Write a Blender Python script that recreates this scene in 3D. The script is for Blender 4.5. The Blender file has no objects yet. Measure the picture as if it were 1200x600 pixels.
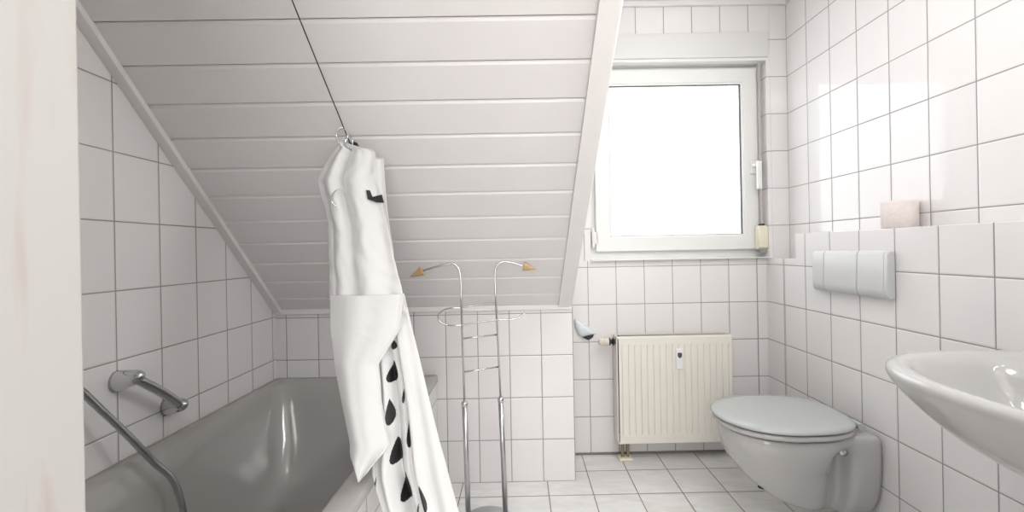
import bpy, bmesh, math, random
from math import sin, cos, pi, radians
from mathutils import Vector, Matrix, noise
random.seed(4)
S = bpy.context.scene
COL = S.collection
# ------------------------------------------------------------------ camera, world, lights, exposure
H = 1.1115
cam = bpy.data.cameras.new('camera'); co = bpy.data.objects.new('camera', cam); COL.objects.link(co)
cam.sensor_width = 36.0; cam.lens = 36.0*486.43/1200
cam.shift_x = -11.42/1200; cam.shift_y = -7.65/1200; cam.clip_start = .02
co.matrix_world = (Matrix.Translation((0, 0, H)) @ Matrix.Rotation(-.006, 4, 'Z')
                   @ Matrix.Rotation(pi/2, 4, 'X') @ Matrix.Rotation(-.0186, 4, 'Z'))
S.camera = co
vs = S.view_settings
S.display_settings.display_device = 'sRGB'
vs.view_transform = 'Standard'; vs.look = 'None'; vs.gamma = 1; vs.use_curve_mapping = False
vs.exposure = 0.3
w = bpy.data.worlds.new('overcast_sky'); S.world = w; w.use_nodes = True
w.node_tree.nodes['Background'].inputs[0].default_value = (.95, .97, 1, 1)
w.node_tree.nodes['Background'].inputs[1].default_value = 2.6

def area(name, loc, rot, sx, sy, power, col=(1, 1, 1), portal=False):
    l = bpy.data.lights.new(name, 'AREA'); l.shape = 'RECTANGLE'; l.size = sx; l.size_y = sy
    l.energy = power; l.color = col
    if portal: l.cycles.is_portal = True
    o = bpy.data.objects.new(name, l); COL.objects.link(o); o.location = loc; o.rotation_euler = rot
    return o
area('window_portal', (.87, 2.36, 1.58), (-pi/2, 0, 0), .8, .9, 1, portal=True)
area('hall_fill', (.1, -.75, 2.38), (0, 0, 0), 1.0, .8, 12, (1, .985, .975))  # added fill, shining down in the unseen hall
area('hall_back_fill', (.12, -1.56, 1.25), (pi/2, 0, 0), 1.5, 1.5, 26, (1, .985, .98))  # added soft fill behind the camera, no window there
area('ceiling_fill', (.62, .85, 2.36), (0, 0, 0), .36, .36, 6, (1, .985, .975))  # added fill just below the ceiling, out of view
area('side_fill', (1.335, .78, 1.93), (0, pi/2, 0), .10, .60, 9, (1, .985, .975))  # added fill from above the basin, brightens the left side

# ------------------------------------------------------------------ materials
class NT:
    def __init__(s, name):
        s.m = bpy.data.materials.new(name); s.m.use_nodes = True
        s.t = s.m.node_tree; s.b = s.t.nodes['Principled BSDF']
    def n(s, typ, **kw):
        x = s.t.nodes.new(typ)
        for k, v in kw.items(): setattr(x, k, v)
        return x
    def l(s, a, b): s.t.links.new(a, b)
    def math(s, op, a, b=None, c=None, clamp=False):
        x = s.n('ShaderNodeMath', operation=op); x.use_clamp = clamp
        for i, v in enumerate((a, b, c)):
            if v is None: continue
            if isinstance(v, (int, float)): x.inputs[i].default_value = v
            else: s.l(v, x.inputs[i])
        return x.outputs[0]
    def mix(s, fac, a, b):
        x = s.n('ShaderNodeMix', data_type='RGBA')
        for i, v in ((0, fac), (6, a), (7, b)):
            if isinstance(v, (int, float)): x.inputs[i].default_value = v
            elif isinstance(v, tuple): x.inputs[i].default_value = (*v, 1)
            else: s.l(v, x.inputs[i])
        return x.outputs[2]

def plain(name, col, rough=.5, metal=0, spec=.5, var=.03, scale=6, bump=0, bscale=60, sheen=0, coat=0):
    s = NT(name); b = s.b
    tc = s.n('ShaderNodeTexCoord'); nz = s.n('ShaderNodeTexNoise'); nz.inputs['Scale'].default_value = scale
    nz.inputs['Detail'].default_value = 4
    s.l(tc.outputs['Object'], nz.inputs['Vector'])
    c = s.mix(nz.outputs[0], tuple(max(0, x*(1-var)) for x in col), tuple(min(1, x*(1+var)) for x in col))
    s.l(c, b.inputs['Base Color'])
    b.inputs['Roughness'].default_value = rough; b.inputs['Metallic'].default_value = metal
    b.inputs['Specular IOR Level'].default_value = spec; b.inputs['Coat Weight'].default_value = coat
    if bump:
        n2 = s.n('ShaderNodeTexNoise'); n2.inputs['Scale'].default_value = bscale
        s.l(tc.outputs['Object'], n2.inputs['Vector'])
        bp = s.n('ShaderNodeBump'); bp.inputs['Strength'].default_value = bump; bp.inputs['Distance'].default_value = .002
        s.l(n2.outputs[0], bp.inputs['Height']); s.l(bp.outputs[0], b.inputs['Normal'])
    return s.m

def tiles(name, ua, u0, du, va, v0, dv, col=(.80, .785, .78), grout=(.36, .34, .335), g=.0026, rough=.055, vein=0, extra=None, tilt=.006):
    """glazed tiles laid on a grid: joints at u0+k*du along axis ua and v0+k*dv along axis va"""
    s = NT(name); b = s.b
    tc = s.n('ShaderNodeTexCoord'); sp = s.n('ShaderNodeSeparateXYZ'); s.l(tc.outputs['Object'], sp.inputs[0])
    U = sp.outputs['XYZ'.index(ua)]; V = sp.outputs['XYZ'.index(va)]
    def coord(a, a0, da):
        q = s.math('DIVIDE', s.math('SUBTRACT', a, a0), da)
        f = s.math('FRACT', q); fl = s.math('FLOOR', q)
        e = s.math('MULTIPLY', s.math('MINIMUM', f, s.math('SUBTRACT', 1.0, f)), da)   # distance to the nearest joint
        return f, fl, e
    fu, iu, eu = coord(U, u0, du); fv, iv, ev = coord(V, v0, dv)
    e = s.math('MINIMUM', eu, ev)
    if extra is not None:                         # one more joint line, at a fixed coordinate on axis ua
        e = s.math('MINIMUM', e, s.math('ABSOLUTE', s.math('SUBTRACT', U, extra)))
    mr = s.n('ShaderNodeMapRange'); mr.inputs[1].default_value = g*.42; mr.inputs[2].default_value = g*.62
    s.l(e, mr.inputs[0]); mask = mr.outputs[0]
    cb = s.n('ShaderNodeCombineXYZ'); s.l(iu, cb.inputs[0]); s.l(iv, cb.inputs[1])
    wn = s.n('ShaderNodeTexWhiteNoise'); s.l(cb.outputs[0], wn.inputs['Vector'])
    ws = s.n('ShaderNodeSeparateColor'); s.l(wn.outputs['Color'], ws.inputs[0])
    nz = s.n('ShaderNodeTexNoise'); nz.inputs['Scale'].default_value = 14; nz.inputs['Detail'].default_value = 5
    s.l(tc.outputs['Object'], nz.inputs['Vector'])
    k = s.math('ADD', s.math('MULTIPLY', ws.outputs[2], .6), s.math('MULTIPLY', nz.outputs[0], .4))
    c = s.mix(k, tuple(x*.965 for x in col), tuple(min(1, x*1.02) for x in col))
    if vein:
        n3 = s.n('ShaderNodeTexNoise'); n3.inputs['Scale'].default_value = 5; n3.inputs['Detail'].default_value = 8
        n3.inputs['Distortion'].default_value = 1.6
        mp = s.n('ShaderNodeMapping'); mp.inputs['Rotation'].default_value = (0, 0, .9); mp.inputs['Scale'].default_value = (1, 3.2, 1)
        s.l(tc.outputs['Object'], mp.inputs[0])
        off = s.n('ShaderNodeVectorMath', operation='ADD'); sc = s.n('ShaderNodeVectorMath', operation='SCALE'); sc.inputs[3].default_value = 9
        s.l(wn.outputs['Color'], sc.inputs[0]); s.l(mp.outputs[0], off.inputs[0]); s.l(sc.outputs[0], off.inputs[1]); s.l(off.outputs[0], n3.inputs['Vector'])
        m3 = s.n('ShaderNodeMapRange'); m3.inputs[1].default_value = .42; m3.inputs[2].default_value = .62
        s.l(n3.outputs[0], m3.inputs[0])
        c = s.mix(m3.outputs[0], tuple(x*(1-vein) for x in col), c)
    n4 = s.n('ShaderNodeTexNoise'); n4.inputs['Scale'].default_value = 3.0; s.l(tc.outputs['Object'], n4.inputs['Vector'])
    gc = s.mix(n4.outputs[0], tuple(x*.7 for x in grout), tuple(x*1.35 for x in grout))
    s.l(s.mix(mask, gc, c), b.inputs['Base Color'])
    s.l(s.math('ADD', s.math('MULTIPLY', s.math('SUBTRACT', 1.0, mask), .7), rough), b.inputs['Roughness'])
    # pillowed edge + slightly different lie of each tile + wavy glaze
    pr = s.n('ShaderNodeMapRange'); pr.inputs[1].default_value = g*.3; pr.inputs[2].default_value = g*1.6; pr.inputs[4].default_value = .0012
    s.l(e, pr.inputs[0])
    t1 = s.math('MULTIPLY', s.math('MULTIPLY', s.math('SUBTRACT', ws.outputs[0], .5), fu), tilt*du)
    t2 = s.math('MULTIPLY', s.math('MULTIPLY', s.math('SUBTRACT', ws.outputs[1], .5), fv), tilt*dv)
    n5 = s.n('ShaderNodeTexNoise'); n5.inputs['Scale'].default_value = 22; s.l(tc.outputs['Object'], n5.inputs['Vector'])
    hh = s.math('ADD', s.math('ADD', pr.outputs[0], s.math('MULTIPLY', n5.outputs[0], .00007)), s.math('ADD', t1, t2))
    bp = s.n('ShaderNodeBump'); bp.inputs['Strength'].default_value = 1; bp.inputs['Distance'].default_value = 1
    s.l(hh, bp.inputs['Height']); s.l(bp.outputs[0], b.inputs['Normal'])
    return s.m

white_paint = plain('white_paint', (.80, .785, .775), .45, bump=.15, bscale=90)
board_paint = plain('board_paint', (.79, .775, .77), .4, var=.02, bump=.1)
pvc = plain('white_pvc', (.80, .81, .79), .3, var=.01)
gasket = plain('black_gasket', (.05, .05, .05), .6)
enamel_grey = plain('grey_bath_enamel', (.41, .40, .385), .14, var=.02, coat=.3)
ceramic = plain('grey_ceramic', (.50, .495, .488), .08, var=.01, coat=.4)
seat_plastic = plain('grey_seat_plastic', (.46, .485, .48), .22, var=.01)
plate_plastic = plain('grey_plate_plastic', (.60, .61, .61), .28, var=.01)
chrome = plain('chrome', (.62, .62, .63), .10, metal=1, var=.03)
chrome_worn = plain('worn_chrome', (.50, .50, .51), .28, metal=1, var=.15, scale=40)
black = plain('black_plastic', (.015, .013, .013), .5)
radiator_paint = plain('cream_radiator_paint', (.80, .775, .705), .35, var=.015)
cream_plastic = plain('cream_plastic', (.80, .75, .60), .4)
valve_plastic = plain('valve_plastic', (.72, .66, .58), .45)
white_plastic = plain('white_plastic', (.82, .82, .81), .35)
brass_wood = plain('tan_cone_wood', (.50, .34, .18), .4, var=.2, scale=50)
copper_pipe = plain('brown_pipe', (.30, .24, .17), .4, metal=.6)
paper = plain('pink_paper', (.79, .72, .69), .9, var=.05, scale=60, bump=1.0, bscale=160)
card = plain('roll_core_card', (.45, .36, .28), .9)
pouch_mat = plain('pale_blue_film', (.72, .79, .82), .25, var=.15, scale=45)
concrete = plain('plaster', (.74, .72, .70), .8)

def stained():
    s = NT('stained_door_paint'); b = s.b
    tc = s.n('ShaderNodeTexCoord'); mp = s.n('ShaderNodeMapping'); mp.inputs['Scale'].default_value = (26, 26, 2.4)
    s.l(tc.outputs['Object'], mp.inputs[0])
    nz = s.n('ShaderNodeTexNoise'); nz.inputs['Scale'].default_value = 1.0; nz.inputs['Detail'].default_value = 6
    s.l(mp.outputs[0], nz.inputs['Vector'])
    sp = s.n('ShaderNodeSeparateXYZ'); s.l(tc.outputs['Object'], sp.inputs[0])
    lo = s.n('ShaderNodeMapRange'); lo.inputs[1].default_value = 1.5; lo.inputs[2].default_value = .75
    s.l(sp.outputs[2], lo.inputs[0])
    st = s.n('ShaderNodeMapRange'); st.inputs[1].default_value = .52; st.inputs[2].default_value = .66
    s.l(nz.outputs[0], st.inputs[0])
    f = s.math('MULTIPLY', s.math('MULTIPLY', st.outputs[0], lo.outputs[0]), .75)
    s.l(s.mix(f, (.50, .488, .475), (.34, .23, .15)), b.inputs['Base Color']); b.inputs['Roughness'].default_value = .5
    return s.m
door_paint = stained()

def cloth():
    s = NT('white_curtain_cloth'); b = s.b
    b.inputs['Base Color'].default_value = (.86, .86, .855, 1); b.inputs['Roughness'].default_value = .75
    tc = s.n('ShaderNodeTexCoord')
    nz = s.n('ShaderNodeTexNoise'); nz.inputs['Scale'].default_value = 26; nz.inputs['Detail'].default_value = 3
    s.l(tc.outputs['Object'], nz.inputs['Vector'])
    bp = s.n('ShaderNodeBump'); bp.inputs['Strength'].default_value = .35; bp.inputs['Distance'].default_value = .006
    s.l(nz.outputs[0], bp.inputs['Height']); s.l(bp.outputs[0], b.inputs['Normal'])
    tr = s.n('ShaderNodeBsdfTranslucent'); tr.inputs[0].default_value = (.85, .87, .86, 1)
    mx = s.n('ShaderNodeMixShader'); mx.inputs[0].default_value = .28
    s.l(b.outputs[0], mx.inputs[1]); s.l(tr.outputs[0], mx.inputs[2])
    s.l(mx.outputs[0], s.t.nodes['Material Output'].inputs[0])
    return s.m
cloth_mat = cloth()

def glass():
    s = NT('window_glass'); out = s.t.nodes['Material Output']; s.t.nodes.remove(s.b)
    tr = s.n('ShaderNodeBsdfTransparent'); gl = s.n('ShaderNodeBsdfGlossy'); gl.inputs['Roughness'].default_value = .02
    fr = s.n('ShaderNodeFresnel'); mx = s.n('ShaderNodeMixShader')
    ge = s.n('ShaderNodeNewGeometry')
    s.l(s.math('MULTIPLY', fr.outputs[0], s.math('SUBTRACT', 1.0, ge.outputs['Backfacing'])), mx.inputs[0]); s.l(tr.outputs[0], mx.inputs[1]); s.l(gl.outputs[0], mx.inputs[2])
    s.l(mx.outputs[0], out.inputs[0]); return s.m
glass_mat = glass()

# ------------------------------------------------------------------ helpers
def obj(name, bm, mat, parent=None, smooth=False, bevel=0, seg=2, subsurf=0, label=None, loc=None):
    me = bpy.data.meshes.new(name); bmesh.ops.recalc_face_normals(bm, faces=bm.faces); bm.to_mesh(me); bm.free()
    for m in (mat if isinstance(mat, (list, tuple)) else [mat]): me.materials.append(m)
    o = bpy.data.objects.new(name, me); COL.objects.link(o)
    if loc: o.location = loc
    if smooth:
        me.polygons.foreach_set('use_smooth', [True]*len(me.polygons))
    if bevel:
        md = o.modifiers.new('bevel', 'BEVEL'); md.width = bevel; md.segments = seg; md.limit_method = 'ANGLE'; md.angle_limit = radians(40)
        if not smooth:
            me.polygons.foreach_set('use_smooth', [True]*len(me.polygons)); md.harden_normals = True
    if subsurf:
        md = o.modifiers.new('subsurf', 'SUBSURF'); md.levels = subsurf; md.render_levels = subsurf
    if parent:
        o.parent = parent; o.matrix_parent_inverse = Matrix.Translation(-parent.location) if parent.type == 'EMPTY' else Matrix()
    if label: o['label'] = label
    return o
def tag(o, label=None, cat=None, group=None, kind=None):
    if label: o['label'] = label
    if cat: o['category'] = cat
    if group: o['group'] = group
    if kind: o['kind'] = kind
    return o
def thing(name, label, cat, loc=(0, 0, 0), group=None):
    o = bpy.data.objects.new(name, None); COL.objects.link(o); o.location = loc; o.empty_display_size = .05
    return tag(o, label, cat, group)
def struct(name, bm, mat, **k): return tag(obj(name, bm, mat, **k), kind='structure')

def box(bm, x0, x1, y0, y1, z0, z1, mi=0):
    vs_ = [bm.verts.new((x, y, z)) for z in (z0, z1) for x, y in ((x0, y0), (x1, y0), (x1, y1), (x0, y1))]
    for f in ((3, 2, 1, 0), (4, 5, 6, 7), (0, 1, 5, 4), (1, 2, 6, 5), (2, 3, 7, 6), (3, 0, 4, 7)):
        bm.faces.new([vs_[i] for i in f]).material_index = mi
    return bm
def B(*a): return box(bmesh.new(), *a)
def tube(bm, pts, r, n=10, closed=False, caps=True):
    pts = [Vector(p) for p in pts]; N = len(pts)
    rr = r if isinstance(r, (list, tuple)) else [r]*N
    rings = []; up = None
    for i, p in enumerate(pts):
        a = pts[(i-1) % N] if (closed or i > 0) else p
        b = pts[(i+1) % N] if (closed or i < N-1) else p
        t = (b-a).normalized()
        if up is None:
            up = Vector((0, 0, 1)) if abs(t.z) < .9 else Vector((1, 0, 0))
        u = (up - t*up.dot(t)).normalized(); v = t.cross(u); up = u
        rings.append([bm.verts.new(p + (u*cos(2*pi*k/n) + v*sin(2*pi*k/n))*rr[i]) for k in range(n)])
    for i in range(N if closed else N-1):
        A, C = rings[i], rings[(i+1) % N]
        for k in range(n): bm.faces.new((A[k], A[(k+1) % n], C[(k+1) % n], C[k]))
    if caps and not closed:
        bm.faces.new(rings[0][::-1]); bm.faces.new(rings[-1])
    return bm
def curve(ctrl, n=8):
    """Catmull-Rom through ctrl"""
    P = [Vector(c) for c in ctrl]; P = [2*P[0]-P[1]] + P + [2*P[-1]-P[-2]]; out = []
    for i in range(1, len(P)-2):
        for k in range(n):
            t = k/n; a, b, c, d = P[i-1:i+3]
            out.append(.5*((2*b) + (c-a)*t + (2*a-5*b+4*c-d)*t*t + (3*b-a-3*c+d)*t**3))
    out.append(P[-2]); return out
def lathe(bm, prof, center, axis='Z', n=32, sx=1, sy=1):
    """prof: (radius, height); ends closed when radius is 0"""
    c = Vector(center); rings = []
    def P(r, h, a):
        x, y = r*cos(a)*sx, r*sin(a)*sy
        return c + (Vector((x, y, h)) if axis == 'Z' else Vector((h, x, y)) if axis == 'X' else Vector((x, h, y)))
    for r, h in prof:
        rings.append([bm.verts.new(P(0, h, 0))] if r == 0 else [bm.verts.new(P(r, h, 2*pi*k/n)) for k in range(n)])
    for A, C in zip(rings, rings[1:]):
        if len(A) == 1 and len(C) == 1: continue
        for k in range(n):
            j = (k+1) % n
            if len(A) == 1: bm.faces.new((A[0], C[j], C[k]))
            elif len(C) == 1: bm.faces.new((A[k], A[j], C[0]))
            else: bm.faces.new((A[k], A[j], C[j], C[k]))
    for R in (rings[0], rings[-1]):
        if len(R) > 1: bm.faces.new(R)
    return bm
def loft(bm, rings, cap0=True, cap1=True):
    vr = [[bm.verts.new(p) for p in r] for r in rings]; n = len(vr[0])
    for A, C in zip(vr, vr[1:]):
        for k in range(n): bm.faces.new((A[k], A[(k+1) % n], C[(k+1) % n], C[k]))
    if cap0: bm.faces.new(vr[0][::-1])
    if cap1: bm.faces.new(vr[-1])
    return vr
def prism(bm, poly, ax, a0, a1):
    """poly in the two axes other than ax, extruded from a0 to a1"""
    def P(q, a): return {'X': (a, q[0], q[1]), 'Y': (q[0], a, q[1]), 'Z': (q[0], q[1], a)}[ax]
    loft(bm, [[P(q, a0) for q in poly], [P(q, a1) for q in poly]]); return bm

# ------------------------------------------------------------------ room
XL, XR, XP = -1.169, 1.445, 1.334           # left wall, right wall, face of the right installation wall
YK, YB, YU = 1.986, 2.2325, 2.208           # knee wall, lower window wall, upper window wall
ZC = 2.415; YF0, YF1 = .29, .41             # ceiling; door wall
def sz(y): return .84 + 1.048*(YK-y)        # height of the roof slope

struct('floor', B(XL-.1, XR+.1, YF0, 2.5, -.06, 0),
       tiles('floor_tiles', 'X', .114, .2015, 'Y', 2.070, .2, col=(.85, .84, .83), grout=(.17, .15, .14), g=.0036, rough=.2, vein=.09))
struct('ceiling', B(XL-.1, XR+.1, YF0, 2.5, ZC, ZC+.06), white_paint)
T = dict(grout=(.29, .28, .275), g=.0035)
struct('wall_left', B(XL-.1, XL, YF0, YK+.1, 0, ZC), tiles('wall_tiles_left', 'Y', 1.812, .1512, 'Z', .004, .2018, **T))
struct('wall_knee', B(XL, .25, YK, YK+.3, 0, .835), tiles('wall_tiles_knee', 'X', .2485, .1518, 'Z', 0, .2012, **T))
struct('wall_back_lower', B(.25, XR+.1, YB, YB+.25, 0, 1.042), tiles('wall_tiles_window_low', 'X', .5185, .1522, 'Z', .002, .2012, extra=1.281, **T))
struct('wall_right', B(XR, XR+.1, YF0, 2.5, 0, ZC), tiles('wall_tiles_right', 'Y', YU, .1522, 'Z', 1.2155, .1985, **T))
# installation wall carrying toilet, flush plate and basin: low shelf by the window, higher ledge beyond
bm = bmesh.new(); prism(bm, [(YF1, 0), (YB, 0), (YB, 1.042), (1.998, 1.042), (1.998, 1.163), (YF1, 1.163)], 'X', XP, XR)
struct('wall_installation', bm, tiles('wall_tiles_installation', 'Y', 1.9305, .1545, 'Z', .002, .2012, extra=2.092, **T), bevel=.002)
# window wall above: right strip, lintel, jamb
up = tiles('wall_tiles_window_high', 'X', .641, .1505, 'Z', 2.245, .3, extra=None, **T)
struct('wall_back_lintel', B(.25, 1.354, YU, YU+.25, 2.245, ZC), up)
struct('wall_back_strip', B(1.354, XR+.1, YU, YU+.25, 1.042, ZC), tiles('wall_tiles_window_side', 'X', 1.353, .3, 'Z', 1.2155, .1985, **T))
struct('wall_back_reveal', B(1.335, 1.354, YU, YU+.25, 1.042, 2.245), tiles('wall_tiles_reveal', 'X', 1.20, .3, 'Z', 1.2155, .1985, **T))
struct('wall_back_left', B(-.2, .25, YB+.002, YB+.25, 0, ZC), concrete)
struct('wall_back_cheek', B(.25, .385, YB, YB+.15, 1.042, 2.245), tiles('wall_tiles_cheek', 'X', .2, .15, 'Z', 1.2155, .1985, **T))
# door wall behind the jamb, and the hall
bm = bmesh.new(); box(bm, XL-.1, -.47, YF0, YF1-.012, 0, ZC); box(bm, .60, XR+.1, YF0, YF1-.012, 0, ZC); box(bm, -.47, .60, YF0, YF1-.012, 2.06, ZC)
struct('wall_front', bm, white_paint)
bm = bmesh.new(); prism(bm, [(-.53, YF1), (-.44, YF1), (-.4245, YF1-.004), (-.4245, YF0-.02), (-.47, YF0-.02), (-.47, YF1-.012), (-.53, YF1-.012)], 'Z', 0, 2.02)
d = struct('door_1', bm, door_paint, bevel=.003)
bm = bmesh.new(); box(bm, .56, .60, YF0-.02, YF1, 0, 2.02); box(bm, -.47, .60, YF0-.02, YF1, 2.02, 2.06)
struct('trim_1', bm, door_paint)
bm = bmesh.new()
box(bm, -1.0, -.92, -1.6, YF0, 0, 2.45); box(bm, 1.2, 1.28, -1.6, YF0, 0, 2.45); box(bm, -1.0, 1.28, -1.68, -1.6, 0, 2.45)
struct('wall_hall', bm, white_paint)
struct('trim_2', B(-1.0, 1.28, -1.68, YF0, 2.42, 2.48), white_paint)
struct('trim_3', B(-1.0, 1.28, -1.68, YF0, -.06, 0), plain('hall_floor', (.5, .45, .4), .4))

# roof slope clad with tongue-and-groove boards (running along X, joints every 8 cm of depth)
L = math.hypot(1, 1.048); ty, tz = -1/L, 1.048/L; ny, nz_ = -1.048/L, -1/L      # up-slope direction; normal into the room
pitch = .0798*L
def SP(s, d): return (YK + ty*s + ny*d, .84 + tz*s + nz_*d)
s_of = lambda y: (YK-y)*L
prof = []; k = -1
s_end = s_of(.44)
j = s_of(1.9225)
prof.append((0.0, 0.0))
while j < s_end - .02:
    if j > .01:
        prof += [(j-.0105, 0), (j-.0035, -.0045), (j, -.0045), (j+.0004, -.013), (j+.0026, -.013), (j+.003, -.0006), (j+.005, 0)]
    j += pitch
prof += [(s_end, 0), (s_end, -.03), (0, -.03)]
bm = bmesh.new(); poly = [SP(*q) for q in prof]
def xr_edge(y): return .245 + (1.996-y)*.047
rA = [(XL-.02, y, z) for y, z in poly]; rB = [(xr_edge(y)-.006, y, z) for y, z in poly]
loft(bm, [rA, rB]); struct('wall_slope', bm, board_paint)
# dormer cheek behind the slope's right end
bm = bmesh.new()
A = [(.20, YK+.02, .80), (.20, YB, .80), (.20, YB, ZC), (.27, .44, ZC)]
loft(bm, [[(x-.02, y, z+.0) for x, y, z in A], [(x+.035 if y > 1 else x+.04, y, z) for x, y, z in A]])
struct('wall_dormer', bm, white_paint)
# battens along both ends of the slope, moulding at its foot
def batten(name, x0f, x1f, s0, s1, d0, d1, mat=board_paint):
    bm = bmesh.new(); rings = []
    for s in (s0, s1):
        y = SP(s, 0)[0]; a, b = x0f(y), x1f(y)
        rings.append([(x, *SP(s, d)) for x, d in ((a, d0), (b, d0), (b, d1), (a, d1))])
    loft(bm, rings); return struct(name, bm, mat, bevel=.002)
batten('trim_4', lambda y: XL, lambda y: XL+.034, .0, s_end, -.003, .016)
batten('trim_5', lambda y: xr_edge(y)-.034, lambda y: xr_edge(y), .0, s_end, -.05, .010)
struct('trim_6', B(XL, .245, YK-.012, YK+.02, .822, .846), board_paint, bevel=.003)
struct('trim_7', B(.25, XR, YU-.018, YU, 2.388, ZC), board_paint, bevel=.003)
struct('trim_8', B(XR-.016, XR, YF1, YU-.018, 2.392, ZC), board_paint, bevel=.003)
struct('trim_9', B(.25, XP, YB-.004, YB+.001, -.001, .012), plain('dark_silicone', (.22, .19, .17), .7))

# ------------------------------------------------------------------ window
win = bpy.data.objects.new('window_1', None); COL.objects.link(win); win.location = (.86, 2.29, 1.042); tag(win, kind='structure')
def frame(x0, x1, z0, z1, t, y0, y1):
    bm = bmesh.new()
    o = [(x0, z0), (x1, z0), (x1, z1), (x0, z1)]; i = [(x0+t, z0+t), (x1-t, z0+t), (x1-t, z1-t), (x0+t, z1-t)]
    V = [[bm.verts.new((x, y, z)) for x, z in r] for r, y in ((o, y0), (i, y0), (i, y1), (o, y1))]
    for a in range(4):
        for k in range(4): bm.faces.new((V[a][k], V[a][(k+1) % 4], V[(a+1) % 4][(k+1) % 4], V[(a+1) % 4][k]))
    return bm
obj('window_frame', frame(.385, 1.345, 1.042, 2.14, .082, 2.290, 2.36), pvc, win, bevel=.003)
obj('sash', frame(.420, 1.315, 1.090, 2.082, .077, 2.262, 2.2895), pvc, win, bevel=.005)
obj('glazing_bead', frame(.495, 1.240, 1.165, 2.007, .010, 2.268, 2.289), pvc, win, bevel=.003)
obj('gasket', frame(.503, 1.232, 1.173, 1.999, .005, 2.274, 2.2885), gasket, win)
obj('pane', B(.503, 1.232, 2.282, 2.287, 1.173, 1.999), glass_mat, win)
hd = bmesh.new(); box(hd, 1.268, 1.300, 2.250, 2.262, 1.50, 1.575)
h0 = obj('handle_plate', hd, white_plastic, win, bevel=.004)
hb = bmesh.new(); tube(hb, [(1.284, 2.255, 1.545), (1.284, 2.225, 1.545)], .010, 12)
box(hb, 1.279, 1.304, 2.205, 2.222, 1.412, 1.562)
obj('handle', hb, white_plastic, win, bevel=.005, seg=3)
for z in (1.115, 1.95):
    hb = bmesh.new(); tube(hb, [(.405, 2.262, z), (.405, 2.262, z+.105)], .009, 12); box(hb, .397, .428, 2.262, 2.29, z+.02, z+.085)
    obj('hinge', hb, white_plastic, win, smooth=False)
# sill cap
struct('trim_10', B(.385, 1.335, 2.205, 2.30, 1.042, 1.048), pvc, bevel=.002)
# roller shutter box above the window
sb = thing('shutter_box', 'long pale grey roller shutter box across the top of the window', 'shutter box', (.86, 2.25, 2.11))
obj('box_cover', B(.385, 1.342, 2.194, 2.40, 2.112, 2.243), plain('shutter_box_grey', (.70, .70, .685), .4), sb, bevel=.003)
obj('bottom_panel', B(.385, 1.336, 2.206, 2.40, 2.098, 2.112), pvc, sb, bevel=.001)
# shutter strap and winder
wd = thing('shutter_winder', 'cream shutter strap winder low on the right window reveal, grey strap above it', 'strap winder', (1.31, 2.235, 1.09))
bm = bmesh.new(); prism(bm, [(2.213, 1.10), (2.228, 1.088), (2.25, 1.088), (2.258, 1.10), (2.258, 1.205), (2.25, 1.217), (2.222, 1.217), (2.213, 1.205)], 'X', 1.286, 1.335)
obj('housing', bm, cream_plastic, wd, bevel=.004, seg=3)
obj('guide', B(1.300, 1.322, 2.224, 2.246, 1.217, 1.226), black, wd)
obj('lower_bracket', B(1.30, 1.33, 2.225, 2.245, 1.070, 1.089), chrome_worn, wd)
obj('strap', B(1.309, 1.313, 2.226, 2.244, 1.22, 2.10), plain('strap_fabric', (.50, .46, .46), .8), wd)

# ------------------------------------------------------------------ bath
tub = thing('bathtub', 'grey enamel built-in bathtub under the sloped ceiling', 'bathtub', (-.79, 1.2, 0))
def rrect(x0, x1, y0, y1, r, z, n=8):
    pts = []
    for cx_, cy_, a0 in ((x1-r, y1-r, 0), (x0+r, y1-r, pi/2), (x0+r, y0+r, pi), (x1-r, y0+r, 3*pi/2)):
        for k in range(n+1):
            a = a0 + pi/2*k/n; pts.append((cx_+r*cos(a), cy_+r*sin(a), z))
    return pts
zr = .522
X0, X1, Y0, Y1 = XL+.002, -.398, .43, YK-.001
rings = [rrect(X0, X1, Y0, Y1, .012, zr-.03), rrect(X0, X1, Y0, Y1, .012, zr-.006), rrect(X0+.003, X1-.004, Y0+.004, Y1-.003, .012, zr),
         rrect(X0+.035, X1-.058, Y0+.05, Y1-.045, .09, zr), rrect(X0+.043, X1-.068, Y0+.06, Y1-.055, .09, zr-.004),
         rrect(X0+.052, X1-.076, Y0+.07, Y1-.065, .09, zr-.018), rrect(X0+.075, X1-.086, Y0+.085, Y1-.09, .10, zr-.10),
         rrect(X0+.105, X1-.10, Y0+.12, Y1-.14, .12, zr-.22), rrect(X0+.13, X1-.115, Y0+.16, Y1-.20, .13, zr-.33),
         rrect(X0+.16, X1-.14, Y0+.20, Y1-.25, .13, zr-.39), rrect(X0+.21, X1-.19, Y0+.27, Y1-.31, .12, zr-.41)]
bm = bmesh.new(); loft(bm, rings, cap0=False); obj('basin', bm, enamel_grey, tub, smooth=True)
bm = bmesh.new(); lathe(bm, [(0, .006), (.028, .006), (.033, 0), (.033, -.004)], (-.79, .85, zr-.409)); obj('drain', bm, chrome, tub, smooth=True)
bm = bmesh.new(); box(bm, X1-.03, X1-.008, Y0, YK, 0, zr-.031)
struct('wall_bath', bm, tiles('wall_tiles_bath', 'Y', YK, .1518, 'Z', 0, .2012, **T))

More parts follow.
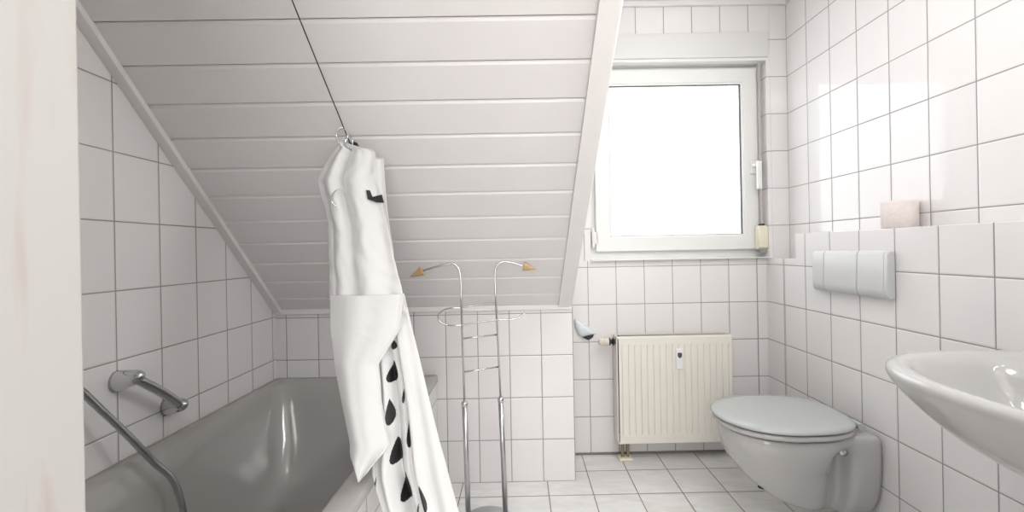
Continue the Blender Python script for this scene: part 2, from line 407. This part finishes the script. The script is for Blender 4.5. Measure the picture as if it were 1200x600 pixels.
# grab bar on the left wall
gb = thing('grab_bar', 'slanted chrome grab bar screwed to the tiled wall over the bathtub', 'grab bar', (XL, 1.26, .70))
def bracket(y0, z0, y1, z1):
    """drop-shaped foot from its wall pad to the knob that takes the bar"""
    bm = bmesh.new(); rings = []
    base = Vector((XL, y0, z0)); tip = Vector((XL+.075, y1, z1))
    for t, a, b in ((0, .026, .032), (.25, .0255, .030), (.6, .0225, .025), (.85, .020, .0215), (1, .0165, .018), (1.12, .011, .012), (1.19, .002, .002)):
        c = base.lerp(tip, t); rings.append([(c.x, c.y + a*cos(q), c.z + b*sin(q)) for q in [2*pi*k/20 for k in range(20)]])
    loft(bm, rings); return bm
obj('bracket', bracket(1.205, .752, 1.195, .768), chrome, gb, smooth=True)
obj('bracket', bracket(1.372, .617, 1.350, .630), chrome, gb, smooth=True)
bm = bmesh.new(); tube(bm, curve([(XL+.068, 1.19, .765), (XL+.07, 1.27, .70), (XL+.068, 1.345, .632)], 6), .0135, 16); obj('bar', bm, chrome, gb, smooth=True)

# mixer (mostly behind the door jamb) and shower hose
mx = thing('bath_mixer', 'chrome wall-mounted bath mixer hidden behind the door jamb', 'tap', (XL, .93, .90))
bm = bmesh.new(); tube(bm, [(XL+.055, .84, .90), (XL+.055, 1.00, .90)], .02, 18)
for y in (.85, .99): lathe(bm, [(.028, 0), (.028, .008), (.014, .012), (.014, .055)], (XL, y, .90), 'X', 18)
obj('body', bm, chrome, mx, smooth=False, bevel=.002)
bm = bmesh.new(); tube(bm, curve([(XL+.055, .89, .895), (XL+.10, .89, .885), (XL+.15, .89, .855)], 5), [.013]*11, 14); obj('spout', bm, chrome, mx, smooth=True)
hs = curve([(XL+.057, .935, .862), (-1.111, .985, .84), (-1.106, 1.03, .80), (-1.10, 1.075, .735), (-1.088, 1.125, .655), (-1.075, 1.165, .585), (-1.062, 1.20, .52), (-1.035, 1.232, .45), (-1.01, 1.235, .365), (-1.0, 1.22, .29), (-.99, 1.17, .20), (-.96, 1.08, .142), (-.88, 1.0, .126), (-.78, 1.02, .124)], 26)
rad = [(.0094 if i % 2 else .0074) for i in range(len(hs))]
bm = bmesh.new(); tube(bm, hs, rad, 12); o = obj('shower_hose', bm, chrome_worn, smooth=True)
tag(o, 'ribbed metal shower hose curving down into the grey bathtub', 'shower hose')

# ------------------------------------------------------------------ shower curtain, hooks, cord
bm = bmesh.new(); tube(bm, curve([(-.55, YF1-.01, 2.265), (-.55, .9, 1.842), (-.551, 1.345, 1.493), (-.551, 1.374, 1.474)], 6), .0016, 6)
o = obj('tension_cord', bm, black); tag(o, 'thin dark cord running up from the curtain to the ceiling', 'cord')
hb = thing('cord_hook', 'small black hook on the sloped boards holding the end of the cord', 'hook', (-.545, 1.38, 1.475))
bm = bmesh.new(); lathe(bm, [(0, .0), (.012, .0), (.013, .006), (.010, .014), (0, .016)], (-.535, 1.362, 1.462), 'Y', 14)
obj('hook_plate', bm, black, hb, smooth=True)
bm = bmesh.new(); tube(bm, curve([(-.535, 1.366, 1.468), (-.545, 1.355, 1.455), (-.56, 1.36, 1.462), (-.556, 1.372, 1.474)], 5), .003, 8); obj('hook_arm', bm, black, hb, smooth=True)
def cring(loc, rz, tilt, label, open_=.0, R=.021):
    bm = bmesh.new(); pts = []
    for k in range(25):
        a = -pi/2 + open_/2 + (2*pi-open_)*k/24; pts.append((R*.8*cos(a), 0, R*1.25*sin(a)))
    tube(bm, pts, .0021, 8)
    o = obj('curtain_ring', bm, chrome, smooth=True); o.location = loc; o.rotation_euler = (0, tilt, rz)
    return tag(o, label, 'curtain ring', 'curtain rings')
cring((-.558, 1.325, 1.484), .35, .05, 'chrome curtain ring on the cord, its left one, holding the curtain top', .3)
cring((-.541, 1.338, 1.468), 1.15, .1, 'chrome curtain ring seen edge-on beside the small black hook', .3, .019)

CT = thing('shower_curtain', 'white shower curtain with black drops, gathered and hanging over the bathtub edge', 'shower curtain', (-.4, 1.1, .1))
A_ = [(0.986, -0.427, -0.347, 1.229), (0.902, -0.43, -0.321, 1.203), (0.812, -0.419, -0.29, 1.168), (0.728, -0.404, -0.26, 1.134), (0.649, -0.393, -0.231, 1.099), (0.612, -0.392, -0.217, 1.082), (0.567, -0.392, -0.198, 1.06), (0.54, -0.388, -0.189, 1.05), (0.504, -0.374, -0.176, 1.037), (0.47, -0.357, -0.164, 1.023), (0.399, -0.336, -0.144, 1.005), (0.287, -0.317, -0.12, 0.99), (.07, -.30, -.09, .985)]
B_ = [(1.462, -0.562, -0.54, 1.335), (1.45, -0.569, -0.52, 1.333), (1.439, -0.576, -0.459, 1.33), (1.428, -0.589, -0.451, 1.328), (1.399, -0.603, -0.446, 1.322), (1.338, -0.625, -0.44, 1.309), (1.298, -0.616, -0.43, 1.3), (1.26, -0.6, -0.418, 1.292), (1.2, -0.584, -0.399, 1.279), (1.101, -0.573, -0.375, 1.256), (1.024, -0.564, -0.351, 1.238), (0.97, -0.559, -0.336, 1.225), (0.953, -0.557, -0.327, 1.221)]
E_ = [(1.414, -0.498, -0.432, 1.337), (1.406, -0.497, -0.429, 1.335), (1.344, -0.493, -0.423, 1.322), (1.273, -0.481, -0.414, 1.307), (1.2, -0.471, -0.402, 1.291), (1.1, -0.452, -0.381, 1.268)]
C_ = [(0.99, -0.549, -0.335, 1.204), (0.897, -0.537, -0.338, 1.173), (0.852, -0.523, -0.364, 1.156), (0.808, -0.511, -0.39, 1.138), (0.758, -0.493, -0.379, 1.117), (0.719, -0.478, -0.372, 1.1), (0.662, -0.454, -0.353, 1.074), (0.625, -0.439, -0.338, 1.057), (0.608, -0.436, -0.35, 1.048), (0.596, -0.432, -0.363, 1.042), (0.582, -0.418, -0.376, 1.035), (0.57, -0.406, -0.385, 1.03), (0.561, -0.397, -0.393, 1.027)]
def interp(rows, z):
    if z >= rows[0][0]: return rows[0][1:]
    for a, b in zip(rows, rows[1:]):
        if b[0] <= z <= a[0]:
            t = (a[0]-z)/(a[0]-b[0]); return tuple(a[i]+(b[i]-a[i])*t for i in (1, 2, 3))
    return rows[-1][1:]
def sheet(rows, fold, thick=.0016, nu=60, nv=90):
    z0, z1 = rows[0][0], rows[-1][0]; V = []
    for i in range(nv+1):
        z = z0+(z1-z0)*i/nv; xl, xr, y = interp(rows, z); r = []
        for k in range(nu+1):
            u = k/nu; dx, dy = fold(u, i/nv, z); r.append(Vector((xl+(xr-xl)*u+dx, y+dy, z)))
        V.append(r)
    bm = bmesh.new(); vv = [[bm.verts.new(p) for p in r] for r in V]
    for i in range(nv):
        for k in range(nu): bm.faces.new((vv[i][k], vv[i][k+1], vv[i+1][k+1], vv[i+1][k]))
    return bm
def nzf(x, y, z): return noise.noise(Vector((x, y, z)))
def ridge(u, c, w_, a): return a*math.exp(-((u-c)/w_)**2)
def foldA(u, v, z):
    sp = min(1, .35+v*1.2)
    d = -.5*ridge(u, .80, .22, .055)*sp + ridge(u, .36, .05, .028)*sp - ridge(u, .20, .07, .020)*sp + ridge(u, .55, .035, .02)*sp
    d += .010*sin(u*17+v*2.2)*sp + .006*nzf(u*5, v*6, 1.3)
    d += .05*(u-.75)*(u > .75)                            # the outer edge turns away
    return 0, d+.012
def foldB(u, v, z):
    t = min(1, v*3)
    d = -.030*sin(pi*u)*t + .010*sin(u*15+.5+v*1.5)*(.4+.6*t)*(1-.35*v) + .006*nzf(u*4, v*7, 7.1) + .004*nzf(u*9, v*15, 2.)
    d += ridge(u, .40, .045, .022)*(1-v)**1.5 - ridge(u, .28, .09, .012)*(1-v) + ridge(u, .12, .04, .010)*v
    dz = 0
    return 0, d-.012
def foldC(u, v, z):
    d = -.030*sin(pi*min(1, u*1.05)) + .007*nzf(u*2+v, v*2, 4.4) + ridge(u, .60-.15*v, .16, .008) + .004*sin(u*6+v*3)*v
    return 0, d-.004
bmE = sheet(E_, lambda u, v, z: (0, .004*sin(u*9)-.004), nu=24, nv=30)
bmA = sheet(A_, foldA, nu=220, nv=620); bmB = sheet(B_, foldB, nv=70); bmC = sheet(C_, foldC, nv=70)
DROPS = [(-0.365, 0.845, 0.0194, 0.0243, 0), (-0.36, 0.776, 0.0332, 0.057, 0), (-0.356, 0.683, 0.0206, 0.0596, -10), (-0.33, 0.591, 0.0309, 0.0551, -10), (-0.298, 0.512, 0.0342, 0.0684, -8), (-0.251, 0.501, 0.017, 0.0596, -20), (-0.301, 0.63, 0.0135, 0.0628, -8), (-0.326, 0.716, 0.007, 0.0371, -5), (-0.379, 0.516, 0.0064, 0.0428, 5), (-0.263, 0.47, 0.0063, 0.0253, 0),
         (-.27, .38, .03, .062, -4), (-.20, .36, .022, .062, -10), (-.24, .25, .03, .062, 0), (-.16, .22, .026, .062, -6)]
def in_drop(x, z):
    for cx_, cz_, w_, h_, rot in DROPS:
        w_ *= .9
        if abs(z-cz_) > h_ or abs(x-cx_) > h_: continue
        a = radians(-rot); dx = (x-cx_)*cos(a)+(z-cz_)*sin(a); dz = (z-cz_)*cos(a)-(x-cx_)*sin(a)
        t = (dz/h_)+.5                                    # 0 round bottom .. 1 pointed top
        if 0 < t < 1:
            hw = .5*w_*(math.sqrt(max(0, 1-((t-.30)/.30)**2)) if t < .30 else (1-((t-.30)/.70)**1.5))
            if abs(dx) < hw: return True
    return False
bmA.faces.ensure_lookup_table()
for f in bmA.faces:
    c = f.calc_center_median()
    if in_drop(c.x, c.z): f.material_index = 1
# hem of the upper part rises at the left corner and dips to the right
for bm_, rows in ((bmB, B_),):
    for v in bm_.verts:
        if v.co.z < 1.0:
            xl, xr, _ = interp(rows, v.co.z); u = (v.co.x-xl)/(xr-xl); t = (1.0-v.co.z)/.047
            v.co.z += t*(.022*math.exp(-(u/.08)**2) - .016*u - .006*sin(u*9)*u)
for nm, b_, lab in (('drop_panel', bmA, 'sheer lower panel printed with black drops'), ('upper_panel', bmB, None), ('rear_pleat', bmE, None), ('folded_panel', bmC, None)):
    o = obj(nm, b_, [cloth_mat, black], CT, smooth=True, label=lab)
    md = o.modifiers.new('solid', 'SOLIDIFY'); md.thickness = .0016; md.offset = 0
def surf(rows, fold, u, z):
    xl, xr, y = interp(rows, z); v = (rows[0][0]-z)/(rows[0][0]-rows[-1][0]); dx, dy = fold(u, v, z)
    return Vector((xl+(xr-xl)*u+dx, y+dy, z))
def hemtube(pts, nm, r=.0022):
    bm = bmesh.new(); tube(bm, pts, r, 6); obj(nm, bm, cloth_mat, CT, smooth=True)
pts = []
for k in range(61):
    u = k/60; p = surf(B_, foldB, u, .953); p.z += .022*math.exp(-(u/.08)**2) - .016*u - .006*sin(u*9)*u; pts.append(p)
hemtube(pts, 'hem')
pts = [surf(C_, foldC, 1, z) for z in [.91-.285*k/30 for k in range(31)]] + [surf(C_, foldC, 1, z) for z in [.62-(.62-C_[-1][0])*k/12 for k in range(13)]]
hemtube(pts, 'hem', .0016)
# black folded tab near the top
bm = bmesh.new(); poly = [(-0.465, 1.302), (-0.456, 1.302), (-0.447, 1.281), (-0.419, 1.288), (-0.411, 1.262), (-0.434, 1.264), (-0.458, 1.274)]
def on_B(x, z, off):
    xl, xr, _ = interp(B_, z); p = surf(B_, foldB, min(1.02, (x-xl)/(xr-xl)), z); return (x, p.y+off, z)
loft(bm, [[on_B(x, z, -.003) for x, z in poly], [on_B(x, z, -.006) for x, z in poly]]); obj('black_tab', bm, black, CT)
bm = bmesh.new(); tube(bm, curve([(-0.522, 1.236, 1.302), (-0.54, 1.232, 1.295), (-0.552, 1.232, 1.279), (-0.553, 1.235, 1.263), (-0.541, 1.240, 1.249)], 6), .0022, 8)
o = obj('curtain_ring', bm, chrome, smooth=True); tag(o, 'open chrome curtain hook caught in the white cloth below the curtain top', 'curtain ring', 'curtain rings')

# ------------------------------------------------------------------ towel and paper stand
st = thing('towel_stand', 'free-standing chrome stand with wire arms, cone tips and a round base', 'towel stand', (-.15, 1.68, 0))
def par(name, pts, r, mat=chrome, n=10, parent=st, **k):
    bm = bmesh.new(); tube(bm, pts, r, n); return obj(name, bm, mat, parent, smooth=True, **k)
def lx(z): return -.2225-.0127*(z-.07)/.93
def rx(z): return -.0765-.0235*(z-.04)/.96
bm = bmesh.new(); lathe(bm, [(0, 0), (.105, 0), (.108, .006), (.104, .014), (.085, .022), (.05, .028), (0, .030)], (-.15, 1.68, 0), n=48); obj('base', bm, chrome_worn, st, smooth=True)
par('pole', [(lx(.02), 1.652, .02), (lx(.505), 1.65, .505)], .0105, chrome_worn, 16)
par('pole', [(rx(.02), 1.705, .02), (rx(.50), 1.705, .50)], .0105, chrome_worn, 16)
for x, y, z in ((lx(.5), 1.65, .503), (rx(.5), 1.705, .498)):
    bm = bmesh.new(); lathe(bm, [(0, .012), (.006, .012), (.012, .006), (.0135, 0), (.0125, -.008), (.0105, -.012)], (x, y, z), n=18); obj('collar', bm, chrome, st, smooth=True)
par('arm', [(lx(.51), 1.65, .51)] + curve([(-.2345, 1.65, .93), (-.235, 1.65, 1.005), (-.245, 1.65, 1.045), (-.268, 1.65, 1.060), (-.318, 1.648, 1.052), (-.385, 1.645, 1.034)], 6), .0042)
par('arm', [(rx(.51), 1.705, .51)] + curve([(-.1005, 1.705, .93), (-.102, 1.705, .995), (-.097, 1.705, 1.038), (-.073, 1.705, 1.062), (-.031, 1.705, 1.058), (.02, 1.703, 1.042)], 6), .0042)
for a, b in (((-.383, 1.645, 1.035), (-.434, 1.643, 1.011)), ((.016, 1.703, 1.043), (.070, 1.702, 1.029))):
    a, b = Vector(a), Vector(b); bm = bmesh.new(); tube(bm, [a, a.lerp(b, .04), b], [.019, .0205, .0012], 20); obj('cone_tip', bm, brass_wood, st, smooth=False, label='tan cone-shaped tip')
par('towel_loop', curve([(-.100, 1.703, .900), (-.17, 1.68, .890), (-.239, 1.652, .885), (-.288, 1.648, .882), (-.318, 1.648, .866), (-.326, 1.648, .849), (-.318, 1.648, .829), (-.287, 1.648, .817), (-.236, 1.65, .816), (-.16, 1.678, .822), (-.090, 1.704, .824), (-.035, 1.704, .826), (-.008, 1.704, .833), (.021, 1.704, .853)], 6), .0036)
par('rung', [(lx(.76), 1.65, .762), (rx(.76), 1.705, .764)], .0034)
par('rung', [(lx(.63), 1.65, .629), (rx(.63), 1.705, .632)], .0034)

# ------------------------------------------------------------------ radiator
ra = thing('radiator', 'cream ribbed panel radiator under the window', 'radiator', (.79, 2.17, .1))
rx0, rx1, rz0, rz1, ry0, ry1 = .492, 1.089, .10, .652, 2.132, 2.212
def panel(yf, yb, flip):
    bm = bmesh.new(); n = 18; w_ = (rx1-rx0-.016)/n; P_ = []
    xs = rx0+.008
    P_.append((xs, 0))
    for i in range(n):
        a = xs+i*w_; P_ += [(a+.010, 0), (a+.014, .006), (a+w_-.014+.0, .006), (a+w_-.010, 0)] if w_ > .03 else [(a+w_*.28, 0), (a+w_*.42, .006), (a+w_*.58, .006), (a+w_*.72, 0)]
    P_.append((rx1-.008, 0))
    zs = [(rz0+.006, 0), (rz0+.045, 0), (rz0+.06, 1), (rz1-.052, 1), (rz1-.038, 0), (rz1-.006, 0)]
    V = [[bm.verts.new((x, yf+d*k, z)) for x, d in P_] for z, k in zs]
    for a, b in zip(V, V[1:]):
        for i in range(len(P_)-1): bm.faces.new((a[i], a[i+1], b[i+1], b[i]))
    o = obj('front_panel', bm, radiator_paint, ra); md = o.modifiers.new('solid', 'SOLIDIFY'); md.thickness = .008; md.offset = -1 if flip else 1
    return o
fp = panel(ry0, ry1, True)
obj('rear_panel', B(rx0+.01, rx1-.01, ry1-.012, ry1, rz0+.005, rz1-.01), radiator_paint, ra, bevel=.003)
bm = bmesh.new(); box(bm, rx0-.002, rx0+.006, ry0+.004, ry1, rz0, rz1); obj('side_cover', bm, radiator_paint, ra, bevel=.003)
bm = bmesh.new(); box(bm, rx1-.006, rx1+.002, ry0+.004, ry1, rz0, rz1); obj('side_cover', bm, radiator_paint, ra, bevel=.003)
for a_, b_ in ((rz1-.012, rz1), (rz0, rz0+.010)): obj('edge_rail', B(rx0, rx1, ry0-.003, ry0+.009, a_, b_), radiator_paint, ra, bevel=.004)
bm = bmesh.new(); box(bm, rx0+.006, rx1-.006, ry0+.009, ry0+.014, rz1-.01, rz1); box(bm, rx0+.006, rx1-.006, ry1-.012, ry1, rz1-.01, rz1)
n = 46; sx = (rx1-rx0-.05)/n
for i in range(n+1):
    x = rx0+.025+i*sx
    for q in ([(x-.0016, ry0+.012), (x+.0016, ry0+.012), (x+.0076, ry0+.042), (x+.0044, ry0+.042)], [(x+.0044, ry0+.042), (x+.0076, ry0+.042), (x+.0016, ry1-.008), (x-.0016, ry1-.008)]):
        prism(bm, q, 'Z', rz1-.003, rz1-.001)
obj('top_grille', bm, radiator_paint, ra)
obj('shaded_fins_box', B(rx0+.02, rx1-.02, ry0+.016, ry1-.014, rz0+.03, rz1-.0045), plain('shaded_fins', (.12, .11, .10), .7), ra)  # solid box for the fins, coloured dark for the shade inside
al = bmesh.new(); box(al, .790, .826, 2.112, 2.134, .484, .590)
a_ = obj('heat_meter', al, white_plastic, ra, bevel=.006, seg=3, label='small white heat meter with a dark display')
bm = bmesh.new(); prism(bm, [(.797, .566), (.802, .570), (.816, .570), (.820, .566), (.819, .552), (.812, .543), (.805, .543), (.798, .552)], 'Y', 2.1105, 2.113); obj('display', bm, plain('dark_display', (.06, .07, .08), .2), a_)
vh = bmesh.new(); lathe(vh, [(0, 0), (.012, 0), (.016, .004), (.018, .030), (.020, .032), (.020, .052), (0, .052)], (.405, 2.165, .622), 'X', 22)
for k in range(12):
    a = 2*pi*k/12; c_, s_ = cos(a), sin(a); tube(vh, [(.408, 2.165+.0165*c_, .622+.0165*s_), (.436, 2.165+.0185*c_, .622+.0185*s_)], .0022, 6)
v_ = obj('valve_head', vh, valve_plastic, ra, bevel=.001, label='beige thermostatic valve head')
vb = bmesh.new(); lathe(vb, [(.019, .0), (.019, .008), (.012, .010), (.010, .02), (.021, .022), (.021, .026), (.013, .028), (.013, .036)], (.457, 2.165, .622), 'X', 18)
obj('valve_body', vb, black, ra, smooth=False, label='black valve collar')
for x in (.522, .550):
    bm = bmesh.new(); tube(bm, [(x, 2.175, -.0), (x, 2.175, .105)], .008, 12); lathe(bm, [(.012, 0), (.013, .012), (.012, .024)], (x, 2.175, .078), n=6)
    obj('supply_pipe', bm, copper_pipe, ra)
bm = bmesh.new(); box(bm, .500, .572, 2.150, 2.205, .0, .016); obj('pipe_cover', bm, cream_plastic, ra, bevel=.006, seg=3, label='cream pipe cover on the floor')
for x in (.62, .96): obj('wall_bracket', B(x, x+.03, ry1-.001, YB-.001, rz1-.12, rz1-.03), radiator_paint, ra)

# pouch stuck to the tiles beside the valve
po = thing('plastic_pouch', 'small pale blue-white plastic packet with dark end on the tiles left of radiator', 'packet', (.33, 2.225, .62))
bm = bmesh.new(); q = [(.288, .727), (.297, .733), (.345, .705), (.402, .655), (.398, .648), (.372, .645), (.330, .636), (.308, .650), (.292, .688)]
cx_ = sum(a for a, b in q)/len(q); cz_ = sum(b for a, b in q)/len(q)
loft(bm, [[(a, 2.2318, b) for a, b in q], [(a, 2.222, b) for a, b in q], [(cx_+(a-cx_)*.8, 2.212, cz_+(b-cz_)*.8) for a, b in q], [(cx_+(a-cx_)*.3, 2.208, cz_+(b-cz_)*.3) for a, b in q]])
obj('packet_body', bm, pouch_mat, po, smooth=True)
bm = bmesh.new(); q = [(.330, .634), (.345, .642), (.372, .648), (.392, .652), (.384, .632), (.360, .620)]
loft(bm, [[(a, 2.2318, b) for a, b in q], [(a, 2.214, b) for a, b in q]]); obj('dark_end', bm, black, po, bevel=.003)
bm = bmesh.new(); tube(bm, [(.292, 2.222, .728), (.345, 2.212, .704), (.40, 2.222, .655)], .0035, 8); obj('top_seal', bm, white_plastic, po, smooth=True)

# ------------------------------------------------------------------ toilet
to = thing('toilet', 'grey wall-hung toilet with closed lid, right of the radiator', 'toilet', (1.1, 1.655, .07))
CY = 1.655; zt = .404
def egg(x0, x1, hw, z, n=40, back=.75, nx=2.25):
    """plan outline: rounded nose at x0, straighter back at x1"""
    xm = x0 + (x1-x0)*.47; pts = []
    for k in range(n):
        a = 2*pi*k/n; c, s = cos(a), sin(a)
        if c < 0: x = xm + (xm-x0)*c; y = hw*math.copysign(abs(s)**.97, s)
        else:
            x = xm + (x1-xm)*abs(c)**.72; y = hw*math.copysign(abs(s)**.72, s)
        pts.append((x, CY+y, z))
    return pts
secs = [  # x, half width top, half width low, underside z, top z
    (.793, .018, .012, .352, .40), (.797, .042, .030, .335, .402), (.808, .075, .055, .308, zt), (.828, .108, .08, .27, zt), (.86, .138, .105, .222, zt), (.90, .160, .124, .182, zt),
    (.95, .175, .136, .142, zt), (1.01, .183, .138, .106, zt), (1.07, .182, .130, .084, zt), (1.12, .174, .116, .074, zt), (1.15, .165, .096, .07, zt),
    (1.172, .157, .078, .07, zt), (1.195, .150, .070, .07, zt), (1.208, .147, .074, .07, zt), (1.215, .145, .10, .07, zt-.001), (1.221, .143, .128, .07, zt-.002), (1.235, .140, .135, .07, zt-.004), (1.27, .139, .137, .07, zt-.006), (1.31, .138, .138, .07, zt-.008), (XP, .138, .138, .07, zt-.008)]
rings = []
for x, wt, wl, zb, ztop in secs:
    half = []
    n1 = 16; hgt = ztop-zb
    lip = min(.045, hgt*.35)
    half.append((0, ztop)); half.append((wt*.5, ztop)); half.append((wt*.92, ztop)); half.append((wt, ztop-.006)); half.append((wt, ztop-lip))
    f = min(1, max(0, (x-1.10)/.06))          # towards the wall the section turns from round belly to upright block
    for k in range(1, n1+1):
        a = pi/2*k/n1
        ex = .85-.5*f
        if f > .5 and k < 4: ww = wt + (wl-wt)*min(1, k/1.6)
        elif k < 4: ww = wt + (wl-wt)*k/4*(.5+.5*f)
        else: ww = (wl if f > .0 else wl) + (wt-wl)*(1-f)*max(0, (1-(k-3)/6))*.5
        if f > .5 and k >= 3: ww *= 1-.26*f*sin(a)**4
        zz = (ztop-lip) - (hgt-lip)*(sin(a)**1.0)
        half.append((ww*abs(cos(a))**(ex*.6) if k > 2 else ww, zz))
    half[-1] = (0, zb)
    ring = [(x, CY-y, z) for y, z in half] + [(x, CY+y, z) for y, z in half[-2:0:-1]]
    rings.append(ring)
bm = bmesh.new(); loft(bm, rings)
obj('bowl', bm, ceramic, to, smooth=True, subsurf=1)
bm = bmesh.new(); loft(bm, [egg(.779, 1.262, .188, .407), egg(.774, 1.264, .192, .412), egg(.774, 1.264, .192, .423), egg(.780, 1.262, .187, .427)]); obj('seat_ring', bm, ceramic, to, smooth=True, bevel=0)
bm = bmesh.new(); loft(bm, [egg(.780, 1.258, .187, .4275), egg(.778, 1.26, .189, .4305)]); obj('seat_gap', bm, black, to, label='dark gap under the lid')  # black sheet paints the shade between seat and lid
bm = bmesh.new(); loft(bm, [egg(.786, 1.258, .182, .403), egg(.786, 1.258, .182, .408)]); obj('seat_shade', bm, black, to)  # black sheet stands for the shade between bowl and seat ring
bm = bmesh.new(); loft(bm, [egg(.776, 1.262, .190, .4305), egg(.770, 1.265, .196, .434), egg(.770, 1.265, .196, .440), egg(.778, 1.262, .190, .445), egg(.82, 1.245, .16, .449), egg(.92, 1.2, .09, .451)]); obj('lid', bm, seat_plastic, to, smooth=True)
for dy in (-.08, .08):
    bm = bmesh.new(); tube(bm, [(1.268, CY+dy-.03, .424), (1.268, CY+dy+.03, .424)], .013, 14); obj('hinge', bm, seat_plastic, to, smooth=False, bevel=.002)
bm = bmesh.new(); lathe(bm, [(.019, 0), (.019, .020), (.017, .022), (.016, .029), (0, .031)], (1.196, CY-.145, .335), 'Y', 16, )
for v in bm.verts: v.co.y = CY-.060 - (v.co.y-(CY-.145))*2.0
obj('fixing_bolt', bm, chrome, to, smooth=True, label='chrome fixing bolt')
bm = bmesh.new(); tube(bm, [(1.187, CY-.060, .344), (1.187, CY-.100, .344)], .020, 20); obj('bolt_shade', bm, black, to, label='black disc for the shaded hollow around the fixing bolt')  # black cylinder takes the place of shade in the hollow
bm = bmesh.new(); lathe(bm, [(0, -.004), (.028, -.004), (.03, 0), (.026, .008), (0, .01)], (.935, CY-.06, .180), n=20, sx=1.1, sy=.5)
obj('shadow_spot', bm, black, to, smooth=True, label='dark shadow spot under the bowl')  # flat black piece stands in for a shadow under the bowl

# flush plate
fl = thing('flush_plate', 'wide light grey plastic flush plate on the wall above the toilet', 'flush plate', (XP, 1.66, .905))
pf = [(XP, .908), (XP-.020, .908), (XP-.030, .922), (XP-.032, .942), (XP-.028, 1.070), (XP-.020, 1.082), (XP, 1.082)]
def pl(name, y0, y1, grow=0, **k):
    bm = bmesh.new(); loft(bm, [[(x-(grow if x < XP else 0), y, z) for x, z in pf] for y in (y0, y1)]); return obj(name, bm, plate_plastic, fl, bevel=.003, **k)
pl('side_section', 1.776, 1.842); pl('flush_button', 1.601, 1.7735); pl('flush_button', 1.480, 1.5985)
bm = bmesh.new(); loft(bm, [[(x-(.002 if x < XP else 0), y, z) for x, z in pf] for y in (1.464, 1.4795)]); obj('end_cap', bm, plate_plastic, fl, bevel=.005, seg=3)
obj('seam', B(XP-.014, XP-.0, 1.48, 1.80, .912, 1.078), black, fl)

# toilet roll on the ledge
tr = thing('toilet_roll', 'pinkish toilet paper roll standing on the tiled ledge above the flush plate', 'toilet roll', (1.389, 1.50, 1.163))
bm = bmesh.new(); R_ = .053
lathe(bm, [(.021, .001), (R_-.003, .001), (R_, .005), (R_, .094), (R_-.004, .099), (.021, .099), (.021, .001)], (1.3905, 1.508, 1.163), n=40); obj('paper', bm, paper, tr, smooth=True)
bm = bmesh.new(); lathe(bm, [(.019, .0), (.0205, .0), (.0205, .1), (.019, .1), (.019, .0)], (1.3905, 1.508, 1.163), n=24); obj('core', bm, card, tr, smooth=False)

# ------------------------------------------------------------------ wash basin
ba = thing('wash_basin', 'grey ceramic wash basin on the right wall', 'wash basin', (XP, .75, .65))
BY, BW, BX = .76, .305, .50
def basin_ring(x0, x1, hw, z, n=64, p=2.4):
    """front-rounded outline from x0 (front) to x1 (towards the wall)"""
    pts = []; xm = x1-(x1-x0)*.45
    for k in range(n):
        a = 2*pi*k/n; c, s = cos(a), sin(a)
        if c <= 0: x = xm-(xm-x0)*abs(c)**(2/2.2)
        else: x = xm+(x1-xm)*abs(c)**.35
        y = hw*math.copysign(abs(s)**(2/2.3 if c <= 0 else .55), s)
        pts.append((x, BY+y, z))
    return pts
F = XP-.002
rings = [basin_ring(1.10, F, .11, .615), basin_ring(1.03, F, .165, .623), basin_ring(.955, F, .22, .655), basin_ring(.885, F, .265, .705), basin_ring(.835, F, .30, .757),
         basin_ring(.808, F, .320, .792), basin_ring(.800, F, .328, .810), basin_ring(.803, F, .326, .823), basin_ring(.816, F, .316, .829),
         basin_ring(.838, F-.004, .298, .828), basin_ring(.858, 1.20, .270, .818), basin_ring(.878, 1.195, .250, .785), basin_ring(.925, 1.17, .205, .725), basin_ring(.985, 1.13, .14, .68), basin_ring(1.05, 1.10, .05, .672)]
bm = bmesh.new(); loft(bm, rings); obj('bowl', bm, ceramic, ba, smooth=True, subsurf=1)
bm = bmesh.new(); lathe(bm, [(0, .002), (.018, .003), (.024, .001), (.024, -.004)], (1.075, BY, .675), n=20); obj('drain', bm, chrome, ba, smooth=True)
tp = thing('basin_tap', 'chrome single-lever tap at the back of the wash basin', 'tap', (1.262, BY, .83))
bm = bmesh.new(); lathe(bm, [(.026, 0), (.025, .006), (.021, .010), (.020, .07), (.018, .085), (0, .09)], (1.262, BY, .828), n=24); obj('tap_body', bm, chrome, tp, smooth=True)
par('spout', curve([(1.25, BY, .868), (1.20, BY, .885), (1.15, BY, .875), (1.14, BY, .862)], 5), .011, chrome, 14, tp)
par('lever', curve([(1.262, BY, .915), (1.235, BY, .935), (1.195, BY, .95)], 5), .006, chrome, 12, tp)

# ------------------------------------------------------------------ unseen ceiling lamp, added to go with the fill light
cl = thing('added_ceiling_lamp', 'flat round white lamp added out of view on the ceiling', 'ceiling lamp', (.62, .85, ZC))
bm = bmesh.new(); lathe(bm, [(0, 0), (.17, 0), (.17, -.018), (.15, -.022), (0, -.022)], (.62, .85, ZC), n=40); obj('fill_base', bm, white_plastic, cl, smooth=False)

# unseen lamp housing, added over the basin to carry the side fill
ml = thing('added_wall_lamp', 'slim white lamp added out of view above the wash basin', 'wall lamp', (XR, .78, 1.93))
obj('fill_housing', B(1.345, XR, .46, 1.10, 1.87, 1.99), white_plastic, ml, bevel=.006, seg=3)
